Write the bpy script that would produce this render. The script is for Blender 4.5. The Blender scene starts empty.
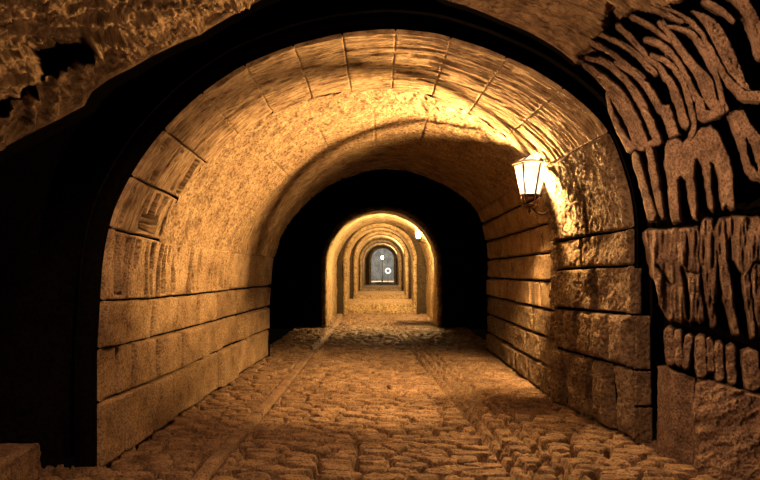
import bpy, bmesh, math
import numpy as np
from mathutils import Vector, Matrix
S = bpy.context.scene
COL = S.collection
PI = math.pi

# ---------------------------------------------------------------- camera, world, light, exposure
F, CX, HY, EYE = 550.0, 381.0, 272.0, 1.5          # focal length in pixels, vanishing point, eye height
cam_d = bpy.data.cameras.new('camera'); cam = bpy.data.objects.new('camera', cam_d); COL.objects.link(cam)
cam.location = (0, 0, EYE); cam.rotation_euler = (PI/2, 0, 0)
cam_d.sensor_width = 36; cam_d.lens = F/760*36
cam_d.shift_x = -1/760; cam_d.shift_y = 32/760
cam_d.clip_start = .05; cam_d.clip_end = 300
S.camera = cam
w = bpy.data.worlds.new('night'); S.world = w; w.use_nodes = True
w.node_tree.nodes['Background'].inputs[0].default_value = (1, .62, .34, 1)
w.node_tree.nodes['Background'].inputs[1].default_value = .0015
S.view_settings.view_transform = 'Standard'; S.view_settings.look = 'None'
S.view_settings.gamma = 1; S.view_settings.use_curve_mapping = False
S.view_settings.exposure = 0.0
S.cycles.max_bounces = 4; S.cycles.diffuse_bounces = 1

def lamp(name, kind, loc, power, col, aim=None, parent=None, **kw):
    d = bpy.data.lights.new(name, kind); d.energy = power; d.color = col
    for k, v in kw.items(): setattr(d, k, v)
    o = bpy.data.objects.new(name, d); COL.objects.link(o); o.location = loc
    if aim is not None:
        o.rotation_euler = (Vector(aim)-Vector(loc)).to_track_quat('-Z', 'Y').to_euler()
    if parent: o.parent = parent
    return o
# added fill spots without fixtures in front of the tunnel: from the left on the stones at the right, from below on the outer vault
lamp('yard_lamp_left', 'SPOT', (-.4, 3.3, 3.5), 330, (1, .58, .34), (2.7, 3.7, 1.4), spot_size=math.radians(62), spot_blend=.6, shadow_soft_size=.06)
lamp('yard_lamp_side', 'SPOT', (-2.75, 3.3, 1.7), 220, (1, .58, .33), (2.7, 3.9, 1.5), spot_size=math.radians(40), spot_blend=.6, shadow_soft_size=.05)
lamp('yard_lamp_ground', 'SPOT', (1.3, 2.5, .1), 300, (1, .58, .30), (-2.0, 3.3, 3.6), spot_size=math.radians(70), spot_blend=.7, shadow_soft_size=.06)
lamp('yard_lamp_roof', 'SPOT', (-1.8, 2.6, .3), 750, (1, .58, .30), (1.9, 3.9, 3.7), spot_size=math.radians(55), spot_blend=.7, shadow_soft_size=.06)
lamp('yard_fill_floor', 'SPOT', (-.8, 2.0, 3.4), 330, (1, .55, .30), (-.6, 4.2, 0), spot_size=math.radians(95), spot_blend=.8, shadow_soft_size=.1)

# ---------------------------------------------------------------- helpers
def hsh(ix, iy, seed):
    n = (ix.astype(np.int64)*374761393 + iy.astype(np.int64)*668265263 + seed*1442695041) & 0x7fffffff
    n = ((n ^ (n >> 13))*1274126177) & 0x7fffffff
    n = ((n ^ (n >> 15))*2246822519) & 0x7fffffff
    return ((n ^ (n >> 12)) & 0xffffff)/float(0xffffff)
def vnoise(x, y, seed=0):
    x = np.asarray(x, float); y = np.asarray(y, float)
    ix = np.floor(x); iy = np.floor(y); fx = x-ix; fy = y-iy
    fx = fx*fx*(3-2*fx); fy = fy*fy*(3-2*fy)
    a = hsh(ix, iy, seed); b = hsh(ix+1, iy, seed); c = hsh(ix, iy+1, seed); d = hsh(ix+1, iy+1, seed)
    return (a*(1-fx)+b*fx)*(1-fy)+(c*(1-fx)+d*fx)*fy
def fbm(x, y, seed=0, o=4, g=.5):
    r = 0; a = 1; t = 0
    for i in range(o):
        r = r+a*vnoise(x*2**i+17.3*i, y*2**i-9.1*i, seed+i*7); t += a; a *= g
    return r/t-.5
def sst(a, b, x):
    t = np.clip((x-a)/(b-a), 0, 1); return t*t*(3-2*t)

def grid_mesh(name, P, mat, parent=None, uv=None, mask=None, smooth=True):
    nx, ny = P.shape[:2]
    idx = np.arange(nx*ny).reshape(nx, ny)
    q = np.stack([idx[:-1, :-1], idx[1:, :-1], idx[1:, 1:], idx[:-1, 1:]], -1).reshape(-1, 4)
    V = P.reshape(-1, 3); U = uv.reshape(-1, 2) if uv is not None else None
    if mask is not None:
        m = mask.reshape(-1); q = q[m[q].all(1)]
        used = np.zeros(len(V), bool); used[q.reshape(-1)] = True
        remap = np.cumsum(used)-1; V = V[used]; q = remap[q]
        if U is not None: U = U[used]
    me = bpy.data.meshes.new(name)
    me.vertices.add(len(V)); me.vertices.foreach_set('co', V.astype(np.float32).ravel())
    me.loops.add(q.size); me.loops.foreach_set('vertex_index', q.astype(np.int32).ravel())
    me.polygons.add(len(q)); me.polygons.foreach_set('loop_start', np.arange(0, q.size, 4, dtype=np.int32))
    if smooth: me.polygons.foreach_set('use_smooth', np.ones(len(q), bool))
    if U is not None:
        l = me.uv_layers.new(name='UVMap'); l.data.foreach_set('uv', U[q.ravel()].astype(np.float32).ravel())
    me.update(calc_edges=True); me.validate()
    me.materials.append(mat)
    o = bpy.data.objects.new(name, me); COL.objects.link(o)
    if parent: o.parent = parent
    return o
def bm_obj(name, bm, mat, parent=None, smooth=False):
    bmesh.ops.recalc_face_normals(bm, faces=bm.faces)
    me = bpy.data.meshes.new(name); bm.to_mesh(me); bm.free()
    if smooth:
        for p in me.polygons: p.use_smooth = True
    me.materials.append(mat)
    o = bpy.data.objects.new(name, me); COL.objects.link(o)
    if parent: o.parent = parent
    return o
def tag(o, label=None, cat=None, group=None, kind=None):
    if label: o['label'] = label
    if cat: o['category'] = cat
    if group: o['group'] = group
    if kind: o['kind'] = kind
    return o
def empty(name, loc, rz=0):
    o = bpy.data.objects.new(name, None); COL.objects.link(o); o.location = loc; o.rotation_euler = (0, 0, rz); return o
def px(u, v, D): return np.array([(u-CX)/F*D, D, EYE+(HY-v)/F*D])

# ---------------------------------------------------------------- materials
def stone_mat(name, c1, c2, c3, scale=3.0, bump=.6, fine=60, stretch=None, rough=.9, spec=.12, bdist=.012, mul=.8):
    m = bpy.data.materials.new(name); m.use_nodes = True; nt = m.node_tree; N = nt.nodes; L = nt.links
    b = N['Principled BSDF']; b.inputs['Roughness'].default_value = rough
    b.inputs['Specular IOR Level'].default_value = spec
    tc = N.new('ShaderNodeTexCoord'); src = tc.outputs['Object']
    n1 = N.new('ShaderNodeTexNoise'); n1.inputs['Scale'].default_value = scale; n1.inputs['Detail'].default_value = 8; n1.inputs['Roughness'].default_value = .65
    L.new(src, n1.inputs['Vector'])
    cr = N.new('ShaderNodeValToRGB'); L.new(n1.outputs['Fac'], cr.inputs[0])
    e = cr.color_ramp.elements; e[0].position = .32; e[0].color = (*c1, 1); e[1].position = .7; e[1].color = (*c3, 1)
    k = e.new(.5); k.color = (*c2, 1)
    n2 = N.new('ShaderNodeTexNoise'); n2.inputs['Scale'].default_value = fine; n2.inputs['Detail'].default_value = 6; n2.inputs['Roughness'].default_value = .7
    if stretch:
        mp = N.new('ShaderNodeMapping'); mp.inputs['Scale'].default_value = (stretch[0], stretch[1], 1)
        L.new(tc.outputs['UV'], mp.inputs['Vector']); L.new(mp.outputs[0], n2.inputs['Vector'])
    else: L.new(src, n2.inputs['Vector'])
    mx = N.new('ShaderNodeMixRGB'); mx.blend_type = 'MULTIPLY'; mx.inputs[0].default_value = mul
    cr2 = N.new('ShaderNodeValToRGB'); cr2.color_ramp.elements[0].position = .38; cr2.color_ramp.elements[0].color = (.16, .13, .11, 1); cr2.color_ramp.elements[1].position = .56; cr2.color_ramp.elements[1].color = (1, 1, 1, 1)
    L.new(n2.outputs['Fac'], cr2.inputs[0]); L.new(cr.outputs[0], mx.inputs[1]); L.new(cr2.outputs[0], mx.inputs[2])
    L.new(mx.outputs[0], b.inputs['Base Color'])
    bp = N.new('ShaderNodeBump'); bp.inputs['Strength'].default_value = bump; bp.inputs['Distance'].default_value = bdist
    L.new(n2.outputs['Fac'], bp.inputs['Height']); L.new(bp.outputs[0], b.inputs['Normal'])
    return m
TAN = ((.20, .125, .07), (.36, .24, .135), (.50, .35, .20))
M_ring = stone_mat('striated_sandstone', *TAN, scale=4, bump=1, fine=1, stretch=(6, 50), bdist=.03)
M_wall = stone_mat('dressed_sandstone', *TAN, scale=3, bump=.6, fine=55)
M_vault = stone_mat('pitted_sandstone', *TAN, scale=6, bump=1, fine=30, bdist=.03)
M_bore = stone_mat('tooled_sandstone', *TAN, scale=4, bump=1, fine=1, stretch=(5, 36), bdist=.04)
M_pier = stone_mat('rough_hewn_stone', (.17, .11, .065), (.29, .195, .115), (.42, .29, .175), scale=5, bump=1, fine=30, bdist=.07)
M_cobble = stone_mat('worn_cobble', (.13, .08, .05), (.25, .155, .09), (.37, .24, .14), scale=4, bump=.9, fine=50, rough=.7, bdist=.02)
M_kerb = stone_mat('kerb_stone', (.20, .13, .08), (.30, .20, .12), (.40, .27, .16), scale=3, bump=.5, fine=45, rough=.7)
M_outer = stone_mat('brown_outer_stone', (.12, .075, .05), (.22, .14, .09), (.33, .215, .14), scale=6, bump=1, fine=55, bdist=.02)
M_outv = stone_mat('brown_striated_rock', (.11, .065, .035), (.23, .145, .08), (.36, .235, .13), scale=7, bump=1, fine=1, stretch=(4, 34), bdist=.03)
M_shade = stone_mat('sombre_shade_stone', (.004, .003, .0022), (.007, .005, .0035), (.010, .007, .005), scale=3, bump=.5, fine=30, spec=.05)  # near-black colour carries the shade of unlit faces and gaps
M_deep = stone_mat('far_tunnel_stone', (.22, .14, .065), (.38, .25, .12), (.50, .35, .18), scale=4, bump=1, fine=14, bdist=.05)
M_groove_shade = stone_mat('dark_groove_shade', (.03, .02, .012), (.055, .036, .02), (.08, .052, .03), scale=4, bump=.6, fine=20)  # dark colour puts groove shade around the far arch rings
M_grey = stone_mat('grey_render', (.10, .098, .09), (.17, .165, .15), (.25, .24, .22), scale=2, bump=.4, fine=12)

def metal(name, c, r=.45):
    m = bpy.data.materials.new(name); m.use_nodes = True; nt = m.node_tree; b = nt.nodes['Principled BSDF']
    b.inputs['Metallic'].default_value = .7; b.inputs['Roughness'].default_value = r
    n = nt.nodes.new('ShaderNodeTexNoise'); n.inputs['Scale'].default_value = 40
    cr = nt.nodes.new('ShaderNodeValToRGB'); cr.color_ramp.elements[0].color = (*[x*.6 for x in c], 1); cr.color_ramp.elements[1].color = (*c, 1)
    nt.links.new(n.outputs['Fac'], cr.inputs[0]); nt.links.new(cr.outputs[0], b.inputs['Base Color'])
    return m
M_iron = metal('weathered_bronze', (.09, .055, .035))
def glow(name, c, s, trans=.0):
    m = bpy.data.materials.new(name); m.use_nodes = True; nt = m.node_tree; N = nt.nodes
    out = N['Material Output']; N.remove(N['Principled BSDF'])
    em = N.new('ShaderNodeEmission'); em.inputs[0].default_value = (*c, 1); em.inputs[1].default_value = s
    tr = N.new('ShaderNodeBsdfTransparent'); mx = N.new('ShaderNodeMixShader'); mx.inputs[0].default_value = trans
    nt.links.new(em.outputs[0], mx.inputs[1]); nt.links.new(tr.outputs[0], mx.inputs[2]); nt.links.new(mx.outputs[0], out.inputs[0])
    return m
M_pane = glow('glowing_milk_glass', (1, .80, .52), 2.0, .5)
M_bulb = glow('bulb_glow', (1, .85, .6), 4)
M_pane2 = glow('far_lantern_glass', (1, .84, .55), 9, .8)
M_white = glow('white_lamp_glass', (1, .97, .9), 7)

# ---------------------------------------------------------------- mouth profile (front edge of the arch)
def dface(u, D0=4.55): return D0/(1-.16*u)
prof_px = [(101,468),(101,430),(101,402),(101,375),(101,349),(103,322),(104,300),(106,267),(110,240),(117.5,210),(134,177),(149,154),(167,131),(195,103),(220,84),(247,67),(295,48),(342,36.6),(390,32),(437,36.6),(484,51),(532,72),(565,93),(593,117),(608,136),(619,166),(627,192),(631,219),(631,250),(631,285),(631,318),(631,360),(631,400),(631,440)]
pw = []
for a, b in prof_px:
    u = (a-CX)/F; D = dface(u); pw.append((u*D, EYE+(HY-b)/F*D))
pw = np.array(pw); pw[0, 1] = 0; pw[-1, 1] = 0
seg = np.r_[0, np.cumsum(np.hypot(*np.diff(pw, axis=0).T))]
ST = seg[-1]
ts = np.linspace(0, ST, 900)
fx = np.interp(ts, seg, pw[:, 0]); fz = np.interp(ts, seg, pw[:, 1])
ker = np.hanning(41); ker /= ker.sum()
def smo(a):
    e = np.r_[2*a[0]-a[20:0:-1], a, 2*a[-1]-a[-2:-22:-1]]; return np.convolve(e, ker, 'valid')
fx = smo(fx); fz = smo(fz)
tx = np.gradient(fx, ts); tz = np.gradient(fz, ts); ln = np.hypot(tx, tz)
nxs = tz/ln; nzs = -tx/ln          # inward normal
def at_s(s): return np.interp(s, ts, fx), np.interp(s, ts, fz), np.interp(s, ts, nxs), np.interp(s, ts, nzs)
def s_at(a, b):
    u = (a-CX)/F; D = dface(u); x = u*D; z = EYE+(HY-b)/F*D
    return ts[np.argmin((fx-x)**2+(fz-z)**2)]
def vback(x): return 1.15+.14*x
def yface(x): return 4.55+.16*x
def surf(s, v, h=0.0):
    x, z, nx, nz = at_s(s)
    vb = vback(x); t = np.clip(v/vb, 0, 1)
    kr = 1-.115*t+.02*sst(0, .12, v-vb)
    kl = 1-.085*np.clip(v/6, 0, 1)
    wr = sst(-1.0, 1.4, x)
    kx = kl*(1-wr)+kr*wr
    kz = 1-.025*t
    X = x*kx; Z = z*kz; Y = yface(x)+v
    return np.stack([X+nx*h, Y+0*h, Z+nz*h], -1)

def block(name, s0, s1, v0, v1, mat, parent, seed, step=.014, joint=.012, style='smooth', amp=1.0, depth=.07, off=0.0, slant=0.0, rr=None):
    """one stone of the lining: a displaced face with rounded arrises and sides that turn back into the joint"""
    ns = max(6, int((s1-s0)/step)); nv = max(6, int((v1-v0)/(step*(.55 if style == 'slots' else 1))))
    a = np.linspace(0, 1, ns+1); b = np.linspace(0, 1, nv+1)
    A, B = np.meshgrid(a, b, indexing='ij')
    jv = joint*2.6; f0 = 0 if v0 == 0 else jv
    s = s0+joint+(s1-s0-2*joint)*A; v = v0+f0+(v1-v0-jv-f0)*B
    v = v+slant*(A-.5)*(s1-s0)
    jw = .010*amp
    s = s+jw*fbm(v*5, s*2, 3, 3)*2; v = v+jw*fbm(s*5, v*2, 5, 3)*2*(1 if v0 > 0 else sst(0, .2, B))
    es = np.minimum(A, 1-A)*(s1-s0); ev = np.minimum(B, 1-B)*(v1-v0)
    e = np.minimum(es, ev)
    r = {'rough': .035, 'stri': .007, 'slots': .012}.get(style, .016)
    r = rr or r
    h = -(r*.9)*(1-np.sqrt(np.clip(1-(1-np.clip(e/r, 0, 1))**2, 0, 1)))
    if style == 'smooth':
        h = h+amp*(.012*fbm(s*4, v*4, seed, 4)*2+.006*fbm(s*30, v*30, seed+1, 3)*2)
    elif style == 'stri':            # long grooves following the curve of the arch
        wv = v+.03*fbm(s*1.2, v*2, 99, 2)
        f1 = fbm(s*1.3, wv*42, 41, 3); f2 = fbm(s*3, wv*90, 43, 2)
        h = h+amp*(.018*f1*2+.012*f2*2-.03*sst(.10, .2, fbm(s*1.4, wv*30, 57, 3)))
    elif style == 'slots':           # upright carved slots
        sl = vnoise(A*.9+seed, (v+.15*s)*19, seed)
        edge = sst(.03, .06, es)*sst(.02, .03, ev)*(sst(.07, .09, B*(v1-v0)) if v0 == 0 else 1)
        h = h+amp*(-.16*sst(.585, .612, sl)*edge+.007*fbm(s*6, v*50, seed, 3)*2+.008*fbm(s*20, v*20, seed+1, 3)*2)
    elif style == 'rough':
        h = h+amp*(.045*fbm(s*6, v*9, seed, 5, .62)*2+.012*fbm(s*12, v*38, seed+1, 3)*2+.014*fbm(s*38, v*38, seed+2, 3)*2)
    h = h+off
    if v0 == 0: h = h*np.clip((B*(v1-v0))/.03, 0, 1)      # keep the front arris clean
    h = np.where((B < 1e-9) & (v0 == 0), -.03, h)
    brd = (A < 1e-9) | (A > 1-1e-9) | ((B < 1e-9) & (v0 > 0)) | (B > 1-1e-9)
    h = np.where(brd, -depth if v0 > 0 else np.where(B*(v1-v0) < .06, -np.minimum(depth, .012), -depth), h)
    P = surf(s, v, h)
    z = P[..., 2]
    P[..., 2] = np.maximum(z, -.05)
    return grid_mesh(name, P, mat, parent, np.stack([s, v], -1))

# ---------------------------------------------------------------- the tunnel shell
SS = [s_at(*p) for p in [(101,468),(101,402),(101,349),(104,300),(110,228),(134,177),(167,131),(205,96),(247,67),(295,48),(342,36.6),(395,32),(450,40),(505,60),(560,91),(606,133),(629,228),(631,265),(631,314),(631,368),(631,440)]]
SS[0] = 0; SS[-1] = ST
S_LS = SS[4]; S_RS = SS[15]

def backing(name, s0, s1, v0, v1, off, mat, parent=None, n=(60, 60)):
    s, v = np.meshgrid(np.linspace(s0, s1, n[0]), np.linspace(v0, v1, n[1]), indexing='ij')
    o = grid_mesh(name, surf(s, v, off+0*s), mat, parent, np.stack([s, v], -1)); return o

def join(objs, name):
    """merge block faces of one wall into its single mesh"""
    bm = bmesh.new(); mats = []
    V = []; Q = []; U = []; MI = []; SM = []; n = 0
    for o in objs:
        me = o.data; c = np.empty(len(me.vertices)*3, np.float32); me.vertices.foreach_get('co', c)
        q = np.empty(len(me.loops), np.int32); me.loops.foreach_get('vertex_index', q)
        uvs = np.empty(len(me.loops)*2, np.float32); me.uv_layers[0].data.foreach_get('uv', uvs)
        m = me.materials[0]
        if m not in mats: mats.append(m)
        V.append(c); Q.append(q+n); U.append(uvs); MI.append(np.full(len(q)//4, mats.index(m), np.int32)); n += len(me.vertices)
        bpy.data.objects.remove(o)
    bm.free()
    V = np.concatenate(V); Q = np.concatenate(Q); U = np.concatenate(U); MI = np.concatenate(MI)
    me = bpy.data.meshes.new(name); me.vertices.add(len(V)//3); me.vertices.foreach_set('co', V)
    me.loops.add(len(Q)); me.loops.foreach_set('vertex_index', Q)
    me.polygons.add(len(Q)//4); me.polygons.foreach_set('loop_start', np.arange(0, len(Q), 4, dtype=np.int32))
    me.polygons.foreach_set('use_smooth', np.ones(len(Q)//4, bool)); me.polygons.foreach_set('material_index', MI)
    l = me.uv_layers.new(name='UVMap'); l.data.foreach_set('uv', U)
    me.update(calc_edges=True)
    for m in mats: me.materials.append(m)
    o = bpy.data.objects.new(name, me); COL.objects.link(o); return o

rng = np.random.RandomState(7)
VEND = 5.6
# left wall of the bore: ashlar courses
def course_wall(name, cs, side, v_near, style_f):
    bl = [backing(name, cs[0], cs[-1], 0, VEND, -.06, M_shade)]
    for i in range(len(cs)-1):
        v = v_near(i)
        if v < 0: continue
        k = 0
        while v < VEND:
            L = rng.uniform(.45, .95); L = L*(1 if v < 4 else 1.6)
            e = min(v+L, VEND)
            st, mt, am, of = style_f(i, v)
            bl.append(block('b', cs[i], cs[i+1], v, e, mt, None, rng.randint(9999), step=.015 if v < 3 else .03, style=st, amp=am, off=of, joint=.008, rr=.022))
            v = e; k += 1
    return tag(join(bl, name), kind='structure')

vx = lambda s: float(vback(at_s(s)[0]))
left_cs = SS[:5]
wl = course_wall('wall_left', left_cs, 'L', lambda i: vx((left_cs[i]+left_cs[i+1])/2)+(0, .1, 0, .05)[i], lambda i, v: ('slots' if i == 3 and v < 3 else 'smooth', M_wall, 1.0, rng.uniform(-.035, .04)))
right_cs = [S_RS]+list(np.linspace(SS[15]+.28, ST, 8))
wr_ = course_wall('wall_right', right_cs, 'R', lambda i: vx(ST)-.02, lambda i, v: ('smooth' if i < 5 else 'rough', M_wall if i < 5 else M_pier, 1.0 if i < 5 else .45, rng.uniform(-.012, .012)))
tag(wl, 'left tunnel wall of large tan sandstone blocks in level courses')
tag(wr_, 'right tunnel wall of long tan stone courses behind the lantern')

# vault of the bore
def vault_sheet(s0, s1, v0, v1, ds, dv, mat, near):
    s, v = np.meshgrid(np.linspace(s0, s1, int((s1-s0)/ds)), np.linspace(v0, v1, int((v1-v0)/dv)), indexing='ij')
    x = at_s(s)[0]
    V = v+np.where(near, vback(x), 0)
    wv = V+.05*fbm(s*1.1, V*1.5, 5, 2)
    pit = fbm(s*7, V*7, 71, 5, .6)
    t = sst(.5, 1.4, v) if near else 1.0
    h = (1-t)*(.035*pit*2-.03*sst(.1, .25, pit))+t*(.03*fbm(s*1.2, wv*14, 81, 4)*2+.01*fbm(s*3, wv*40, 82, 2)*2)+.012*fbm(s*20, V*20, 83, 3)*2
    h = h-.02*np.exp(-((np.mod(s, .7)-.35)/.012)**2)*t
    return s, V, h
s, V, h = vault_sheet(S_LS-.02, S_RS+.02, -.03, 2.6, .013, .014, M_vault, True)
a = grid_mesh('a', surf(s, V, h), M_vault, None, np.stack([s, V], -1))
s, V, h = vault_sheet(S_LS-.02, S_RS+.02, 3.4, VEND, .03, .03, M_bore, False)
b = grid_mesh('a', surf(s, V, h), M_bore, None, np.stack([s, V], -1))
ceil = tag(join([a, b], 'ceiling'), 'rough tan stone barrel vault of the tunnel', kind='structure')

# ---------------------------------------------------------------- the mouth arch: voussoirs and piers
arch = empty('entrance_arch', (0, 4.6, 0)); tag(arch, 'wide near tunnel mouth arch of weathered tan stone blocks and rough piers', 'arch')
core = []
def ring_core():
    for (s0, s1) in ((0, ST),):
        s, v = np.meshgrid(np.linspace(s0, s1, 200), np.linspace(.01, 1, 14), indexing='ij')
        V = v*(vback(at_s(s)[0])-.02)
        return grid_mesh('arch_core', surf(s, V, -.20+0*s), M_shade, arch, np.stack([s, V], -1))
rc = ring_core()
for i in range(20):
    s0, s1 = SS[i], SS[i+1]; vb = vx((s0+s1)/2)
    if i < 3: cuts, st, mt, am, nm = ([0, vb*.42, vb+.15*(i % 2)] if i != 1 else [0, vb*.30, vb*.62, vb+.1]), 'smooth', M_wall, 1.0, 'pier_block'
    elif i == 3: cuts, st, mt, am, nm = [0, vb*.42, vb+.05], 'slots', M_wall, 1.0, 'pier_block'
    elif i < 6: cuts, st, mt, am, nm = [0, vb*.38, vb], 'slots', M_ring, 1.0, 'voussoir'
    elif i < 15: cuts, st, mt, am, nm = ([0, vb*.5, vb] if i < 9 else [0, vb]), 'stri', M_ring, 1.0, 'voussoir'
    elif i == 15: cuts, st, mt, am, nm = [0, vb*.45, vb], 'rough', M_pier, .6, 'pier_block'
    elif i == 16: cuts, st, mt, am, nm = [0, vb*.55, vb], 'rough', M_pier, .7, 'pier_block'
    elif i == 17: cuts, st, mt, am, nm = [0, vb*.40, vb], 'rough', M_pier, .8, 'pier_block'
    elif i == 18: cuts, st, mt, am, nm = [0, vb*.22, vb*.62, vb*.8, vb], 'rough', M_pier, .7, 'pier_block'
    else: cuts, st, mt, am, nm = [0, vb*.20, vb*.42, vb*.55, vb*.8, vb], 'rough', M_pier, .7, 'pier_block'
    for j in range(len(cuts)-1):
        o = block(nm, s0, s1, cuts[j], cuts[j+1], mt, arch, 100+i*10+j, step=.011, style=st, amp=am, joint=.0 if 6 <= i < 15 else (.004 if i < 15 else (.006 if i < 18 else .012)), depth=.014 if 6 <= i < 15 else .10, rr=(.075 if i >= 18 else (.022 if i < 4 else None)),
              off=(((.018, -.012, .022, -.01, .0)[(i+j*2) % 5] if i < 3 else 0) if i < 15 else rng.uniform(-.01, .035) if i < 18 else rng.uniform(-.02, .075)), slant=.0 if i != 19 else rng.uniform(-.12, .12))
for o in arch.children:      # built in world space
    o.matrix_parent_inverse = Matrix.Translation(-Vector(arch.location))

# dark wall face round the mouth, from the arch outwards, its shade set in the colour
def mouth_face():
    n = 300; s = np.linspace(0, ST, n)
    x, z, nx, nz = at_s(s)
    rings = [(0.02, .035), (.22, .06), (.26, .30), (.5, .32), (1.0, .35), (2.0, .35), (3.6, .35)]
    P = np.zeros((n, len(rings), 3))
    for k, (r, dy) in enumerate(rings):
        P[:, k, 0] = x-nx*r; P[:, k, 2] = z-nz*r; P[:, k, 1] = yface(x-nx*r)+dy
    # straighten: below the springing push outwards only
    uv = np.stack(np.meshgrid(s, [r for r, _ in rings], indexing='ij'), -1)
    return grid_mesh('wall_front', P, M_shade, None, uv, smooth=False)
tag(mouth_face(), 'shade-black stone wall around the near tunnel mouth', kind='structure')
# corner stones of the right pier that face the viewer
def quoin(u0, u1, y0, y1, D, th, seed, mat=M_pier):
    n = 26; m = int(n*(y1-y0)/(u1-u0))+4
    U, V = np.meshgrid(np.linspace(u0, u1, n), np.linspace(y0, y1, m), indexing='ij')
    P = np.stack([(U-CX)/F*D, D+0*U, EYE+(HY-V)/F*D], -1)
    e = np.minimum(np.minimum(U-u0, u1-U), np.minimum(V-y0, y1-V))/F*D
    h = th-.02*(1-np.clip(e/.02, 0, 1))**2+.01*fbm(U*.15, V*.15, seed, 3)*2
    h = np.where(e < 1e-6, -.12, h)
    P[..., 1] -= h
    P[..., 2] = np.maximum(P[..., 2], -.03)
    return grid_mesh('pier_block', P, mat, None, np.stack([U, V], -1)/F*D)
for k, (y0, y1, u1) in enumerate([(315, 369, 649), (370, 405, 650), (406, 447, 651), (268, 314, 640)]):
    o = quoin(632, u1, y0, y1, 4.95, .05, 400+k); o.parent = arch; o.matrix_parent_inverse = Matrix.Translation(-Vector(arch.location))

# ---------------------------------------------------------------- floor
def voro(x, y, sx, sy, seed):
    X = x/sx; Y = y/sy+.35*np.floor(0*X)
    ix = np.floor(X); iy = np.floor(Y)
    d1 = np.full(X.shape, 9.); d2 = np.full(X.shape, 9.); cid = np.zeros(X.shape)
    for a in (-1, 0, 1):
        for b in (-1, 0, 1):
            cx = ix+a; cy = iy+b
            jx = cx+.5+.75*(hsh(cx, cy, seed)-.5)+.5*np.mod(cy, 2); jy = cy+.5+.6*(hsh(cx, cy, seed+1)-.5)
            d = np.hypot(X-jx, (Y-jy)*1.0); i = hsh(cx, cy, seed+2)
            m = d < d1
            d2 = np.where(m, d1, np.minimum(d2, d)); cid = np.where(m, i, cid); d1 = np.where(m, d, d1)
    return d1, d2, cid
def kerbR(y):  # inner and outer edge of the right channel strip
    t = (y-4)/5.6; return .99-.34*t, 1.47-.44*t
def floor_patch(x0, x1, y0, y1, st):
    X, Y = np.meshgrid(np.arange(x0, x1+st, st), np.arange(y0, y1+st, st), indexing='ij')
    wx = X+.06*fbm(X*2, Y*2, 3, 3)*2+.05*(Y-5); wy = Y+.05*fbm(X*1.5, Y*2.5, 8, 3)*2+.12*X
    d1, d2, c = voro(wx, wy, .30, .13, 21)
    e = d2-d1
    cr = vnoise(X*1.5, wy*9, 33)
    jd = sst(.04, .20+.08*vnoise(X*3, Y*3, 5), e-.10*fbm(X*9, Y*14, 6, 3))
    h = -.13*(1-jd)+.024*(c-.5)+.010*fbm(X*6, Y*16, 11, 4)*2+.007*fbm(X*20, Y*45, 13, 3)*2
    h = h-.02*np.exp(-(fbm(X*2.5, wy*7, 91, 3)/.02)**2)
    a, b = kerbR(Y)
    for (p, q) in ((-1.38+0*Y, -1.25+0*Y), (a, a+.025), (a+.13, a+.15), (b, b+.025), (b-.12, b-.10)):
        ins = sst(-.02, .0, X-p)*sst(-.02, .0, q-X); h = h*(1-ins)-.07*ins
    h += .03*fbm(X*.7, Y*.7, 2, 2)*2
    P = np.stack([X, Y, h-.01], -1)
    return P, np.stack([X, Y], -1)
P, U = floor_patch(-3.6, 3.3, 2.9, 10.6, .0145); mk = (P[..., 1] < yface(P[..., 0])+.1) | (np.abs(P[..., 0]) < 2.3)
a = grid_mesh('a', P, M_cobble, None, U, mk)
P, U = floor_patch(-2.3, 2.3, 10.58, 20.1, .03)
b = grid_mesh('a', P, M_cobble, None, U)
fl = tag(join([a, b], 'floor'), 'uneven worn brown cobblestone paving through the tunnel', kind='structure')
def strip(name, f0, f1, y0, y1, lens, seed, label):
    bl = []
    y = y0; k = 0
    while y < y1:
        L = lens*np.random.RandomState(seed+k).uniform(.7, 1.3); e = min(y+L, y1)
        n = max(8, int((e-y)/.015)); m = 16
        A, B = np.meshgrid(np.linspace(0, 1, m), np.linspace(0, 1, n), indexing='ij')
        Y = y+.004+(e-y-.008)*B; xa, xb = f0(Y), f1(Y)
        X = xa+.008+(xb-xa-.016)*A; W = (xb-xa)
        ed = np.minimum(np.minimum(A, 1-A)*W, np.minimum(B, 1-B)*(e-y))
        h = .006-.012*(1-np.clip(ed/.014, 0, 1))**2+.008*fbm(X*9, Y*9, seed+k, 4)*2+.006*fbm(X*30, Y*30, seed+k, 3)*2+.03*fbm(X*.7, Y*.7, 2, 2)*2
        h = np.where(ed < 1e-7, -.07, h)
        bl.append(grid_mesh('s', np.stack([X+.012*fbm(Y*6, X*3, seed, 2)*2, Y, h], -1), M_cobble, None, np.stack([X, Y], -1)))
        y = e; k += 1
    return tag(join(bl, name), label, kind='structure')
strip('kerb_strip', lambda y: -1.38+0*y, lambda y: -1.25+0*y, 3.4, 10.4, 2.2, 500, 'smooth narrow stone channel strip along the left of the cobbles')

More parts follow.
